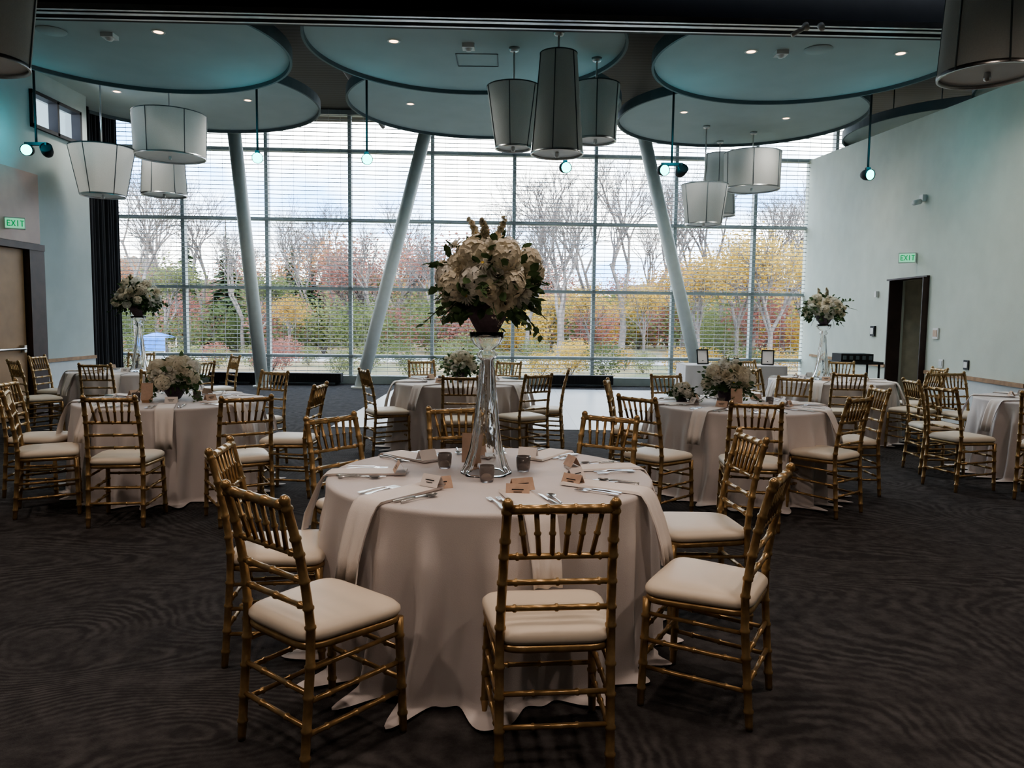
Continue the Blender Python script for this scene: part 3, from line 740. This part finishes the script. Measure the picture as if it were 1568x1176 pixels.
def tree_mesh(name,seed,L0,dep,leafm=None,nl=14,ls=.2,sprd=.7,r0=.16):
    rnd=random.Random(seed); b=MB(); tips=[]
    grow(b,Vector((0,0,0)),Vector((0,0,1)),L0,r0,dep,tips,rnd)
    if leafm:
        for t in tips:
            for _ in range(nl):
                p=t+Vector((rnd.gauss(0,sprd),rnd.gauss(0,sprd),rnd.gauss(0,sprd*.8))); n,u,w=basis((rnd.uniform(-1,1),rnd.uniform(-1,1),rnd.uniform(-1,1))); s=ls*rnd.uniform(.5,1.1)
                b.add([p-u*s,p-w*s*.6,p+u*s,p+w*s*.6],[[0,1,2,3]],1,False)
    return b.mesh(name,[M_bark]+([leafm] if leafm else []))
LY=leafmat('leaf_yellow',(.29,.18,.045),(.47,.33,.09),.4,.6); LO=leafmat('leaf_orange',(.26,.12,.07),(.40,.22,.10),.4,.6)
LR=leafmat('leaf_russet',(.20,.09,.075),(.32,.15,.12),.4,.6); LG=leafmat('leaf_green',(.08,.10,.045),(.17,.18,.08),.4,.6); LE=leafmat('needle_green',(.03,.055,.03),(.08,.11,.055),.2,.6)
bare=[tree_mesh('bare_tree',s,2.6,7,r0=.17) for s in (1,2)]
yl=[tree_mesh('autumn_tree_yellow',s,2.0,5,LY,12,.10,.5) for s in (3,4)]
orr=tree_mesh('autumn_tree_orange',5,2.0,5,LO,7,.11,.5); rs=tree_mesh('autumn_tree_russet',6,2.0,5,LR,5,.11,.5); gr=tree_mesh('green_tree',7,2.0,5,LG,10,.12,.5)
bush=[]
for s,lm in ((21,LY),(22,LG),(23,LR)):
    rn=random.Random(s); b=MB()
    for k in range(9):
        a=rn.uniform(0,6.28); d=Vector((cos(a)*.6,sin(a)*.6,1)).normalized(); b.tube([(0,0,0),d*1.0,d*2.0+Vector((0,0,.2))],[.03,.02,.008],4,0,False)
    for k in range(1500):
        d=Vector((rn.gauss(0,1),rn.gauss(0,1),rn.gauss(0,1))).normalized()*rn.uniform(.4,1.05); p=Vector((d.x*1.5,d.y*1.5,1.3+d.z*1.2)); n,u,w=basis((rn.uniform(-1,1),rn.uniform(-1,1),rn.uniform(-1,1))); q=rn.uniform(.04,.1)
        b.add([p-u*q,p-w*q*.6,p+u*q,p+w*q*.6],[[0,1,2,3]],1,False)
    bush.append(b.mesh('shrub',[M_bark,lm]))
def ever(seed):
    rnd=random.Random(seed); b=MB(); b.tube([(0,0,0),(0,0,7)],[.15,.03],6,0)
    for i in range(900):
        z=.6+6.4*rnd.random()**1.2; R=2.0*(1-z/7.2); a=rnd.random()*6.28; d=Vector((cos(a),sin(a),-.25)); p=Vector((0,0,z))+d*R*.35*rnd.random(); L=R*rnd.uniform(.5,1.0)
        sd=Vector((-sin(a),cos(a),0))*L*.22; b.add([p,p+d*L*.6+sd,p+d*L,p+d*L*.6-sd],[[0,1,2,3]],1,False)
    return b.mesh('evergreen_tree',[M_bark,LE])
ev=ever(11)
rnd=random.Random(77)
def plant(me,x,y,sc): inst(me.name.split('.')[0],me,(x,y,GZ),rnd.random()*6.28,sc)
for me,u,y,sc in ((bare[0],-.49,30,.85),(bare[1],-.40,44,1.0),(bare[0],.065,38,1.05),(bare[1],.14,36,1.1),(bare[0],.27,45,1.2),(bare[1],-.02,50,1.1),(bare[0],.18,60,1.4),(bare[1],.35,40,1.0),(bare[0],-.22,60,1.2),(bare[1],-.30,55,1.1),(bare[0],.02,42,.9),(bare[1],-.14,52,1.1),
  (bare[0],-.35,38,.7),(bare[1],-.10,40,.7),(bare[0],.10,46,1.1),(bare[1],.22,42,1.1),(bare[0],.31,38,.9),(bare[1],.40,45,1.1),(bare[0],-.26,42,.75),(bare[1],-.46,52,1.2),
  (bare[1],-.18,40,.75),(bare[0],.06,34,.8),(bare[1],.02,36,.7),
  (ev,-.37,42,1.0),(ev,-.285,48,1.0),(ev,-.26,50,.95),(ev,-.42,55,1.2),(ev,-.02,62,1.0),
  (orr,-.235,46,1.0),(rs,-.19,46,.95),(rs,-.15,46,1.0),(orr,-.11,52,1.0),(rs,-.08,52,1.1),(rs,-.21,44,.8),(gr,-.33,36,.6),(gr,-.45,38,.7),(yl[0],-.29,33,.4),
  (yl[0],.24,34,.7),(yl[1],.29,36,.85),(yl[0],.335,31,.8),(yl[1],.38,36,.8),(yl[0],.42,32,.75),(yl[1],.17,36,.55),(yl[0],.10,40,.5),(yl[1],.05,44,.5),(orr,.21,46,.8),(orr,.30,48,.9),(yl[1],.47,36,.85)):
    plant(me,u*y,y,sc)
for i in range(60):
    y=rnd.uniform(58,88); u=rnd.uniform(-.62,.62); me=rnd.choice([rs,orr,gr,bare[0],bare[1],bare[0],yl[1] if u>-.1 else gr,rs]); plant(me,u*y,y,rnd.uniform(.8,1.15))
for i in range(110):
    y=rnd.uniform(36,62); u=-.58+1.16*(i+rnd.random())/110
    if abs(u+.47)<.02 and y<46: continue
    me=bush[0] if u>-.05 and rnd.random()<.45 else rnd.choice([bush[1],bush[2],bush[1],bush[1]]); plant(me,u*y,y,rnd.uniform(.8,1.5)*y/45)
for i in range(40):
    y=rnd.uniform(24,30); u=-.55+1.1*(i+rnd.random())/40
    if abs(u+.47)<.02: continue
    me=bush[0] if u>.0 and rnd.random()<.6 else rnd.choice([bush[1],bush[2],bush[1]]); plant(me,u*y,y,rnd.uniform(.28,.5))
b=MB(); n=240; V=[];F=[]
for i in range(n+1):
    x=-100+200*i/n; h=6.0+1.5*sin(i*.13)+1.0*sin(i*.41+1)+.7*rnd.random()
    V+=[(x,98,GZ),(x,98+rnd.random(),h*.6),(x,99,h)]
for i in range(n):
    for k in range(2): F.append([i*3+k,i*3+3+k,i*3+4+k,i*3+1+k])
b.add(V,F,0,True); b.obj('distant_tree_line',[leafmat('distant_foliage',(.15,.13,.11),(.26,.22,.17),0,.9)])
b=MB(); 
for sx in(-1,1):
    for sy in(-1,1): b.tube([(sx*.6,sy*.6,0),(sx*.6,sy*.6,.8)],.03,6,1)
b.add([(-.65,-.65,.8),(.65,-.65,.8),(.65,.65,.8),(-.65,.65,.8),(0,0,1.05)],[[0,1,4],[1,2,4],[2,3,4],[3,0,4]],0); b.add([(-.65,-.65,.2),(.65,-.65,.2),(.65,-.65,.8),(-.65,-.65,.8)],[[0,1,2,3]],0)
b.obj('canopy_tent',[M_blue,M_white],(-.468*35,35.5,GZ))

# ------------------------------------------------------------ light
w=bpy.data.worlds.new('World'); S.world=w; w.use_nodes=True; N=w.node_tree.nodes; L=w.node_tree.links
bg=N['Background']; tc=N.new('ShaderNodeTexCoord'); mp=N.new('ShaderNodeMapping'); mp.inputs['Scale'].default_value=(1,1,2.6)
no=N.new('ShaderNodeTexNoise'); no.inputs['Scale'].default_value=3.4; no.inputs['Detail'].default_value=7; no.inputs['Roughness'].default_value=.55
r=N.new('ShaderNodeValToRGB'); r.color_ramp.elements[0].position=.40; r.color_ramp.elements[1].position=.54
r.color_ramp.elements[0].color=(.28,.54,1.0,1); r.color_ramp.elements[1].color=(1,.99,.97,1)
L.new(tc.outputs['Generated'],mp.inputs[0]); L.new(mp.outputs[0],no.inputs['Vector']); L.new(no.outputs['Fac'],r.inputs[0]); L.new(r.outputs[0],bg.inputs['Color'])
bg.inputs['Strength'].default_value=4.3
sl=bpy.data.lights.new('sun','SUN'); sl.energy=2.8; sl.angle=.02; sl.color=(1,.93,.82); so=bpy.data.objects.new('sun',sl); S.collection.objects.link(so)
so.rotation_euler=(radians(52),0,radians(25))
for x,y in ((-2.4,.6),(0,.2),(2.4,.6),(-2.6,3.6),(.2,3.2),(2.6,3.6),(-4.8,4.4),(4.8,4.4)): downlight(x,y,4.318,68,True,(1,.80,.67),140)
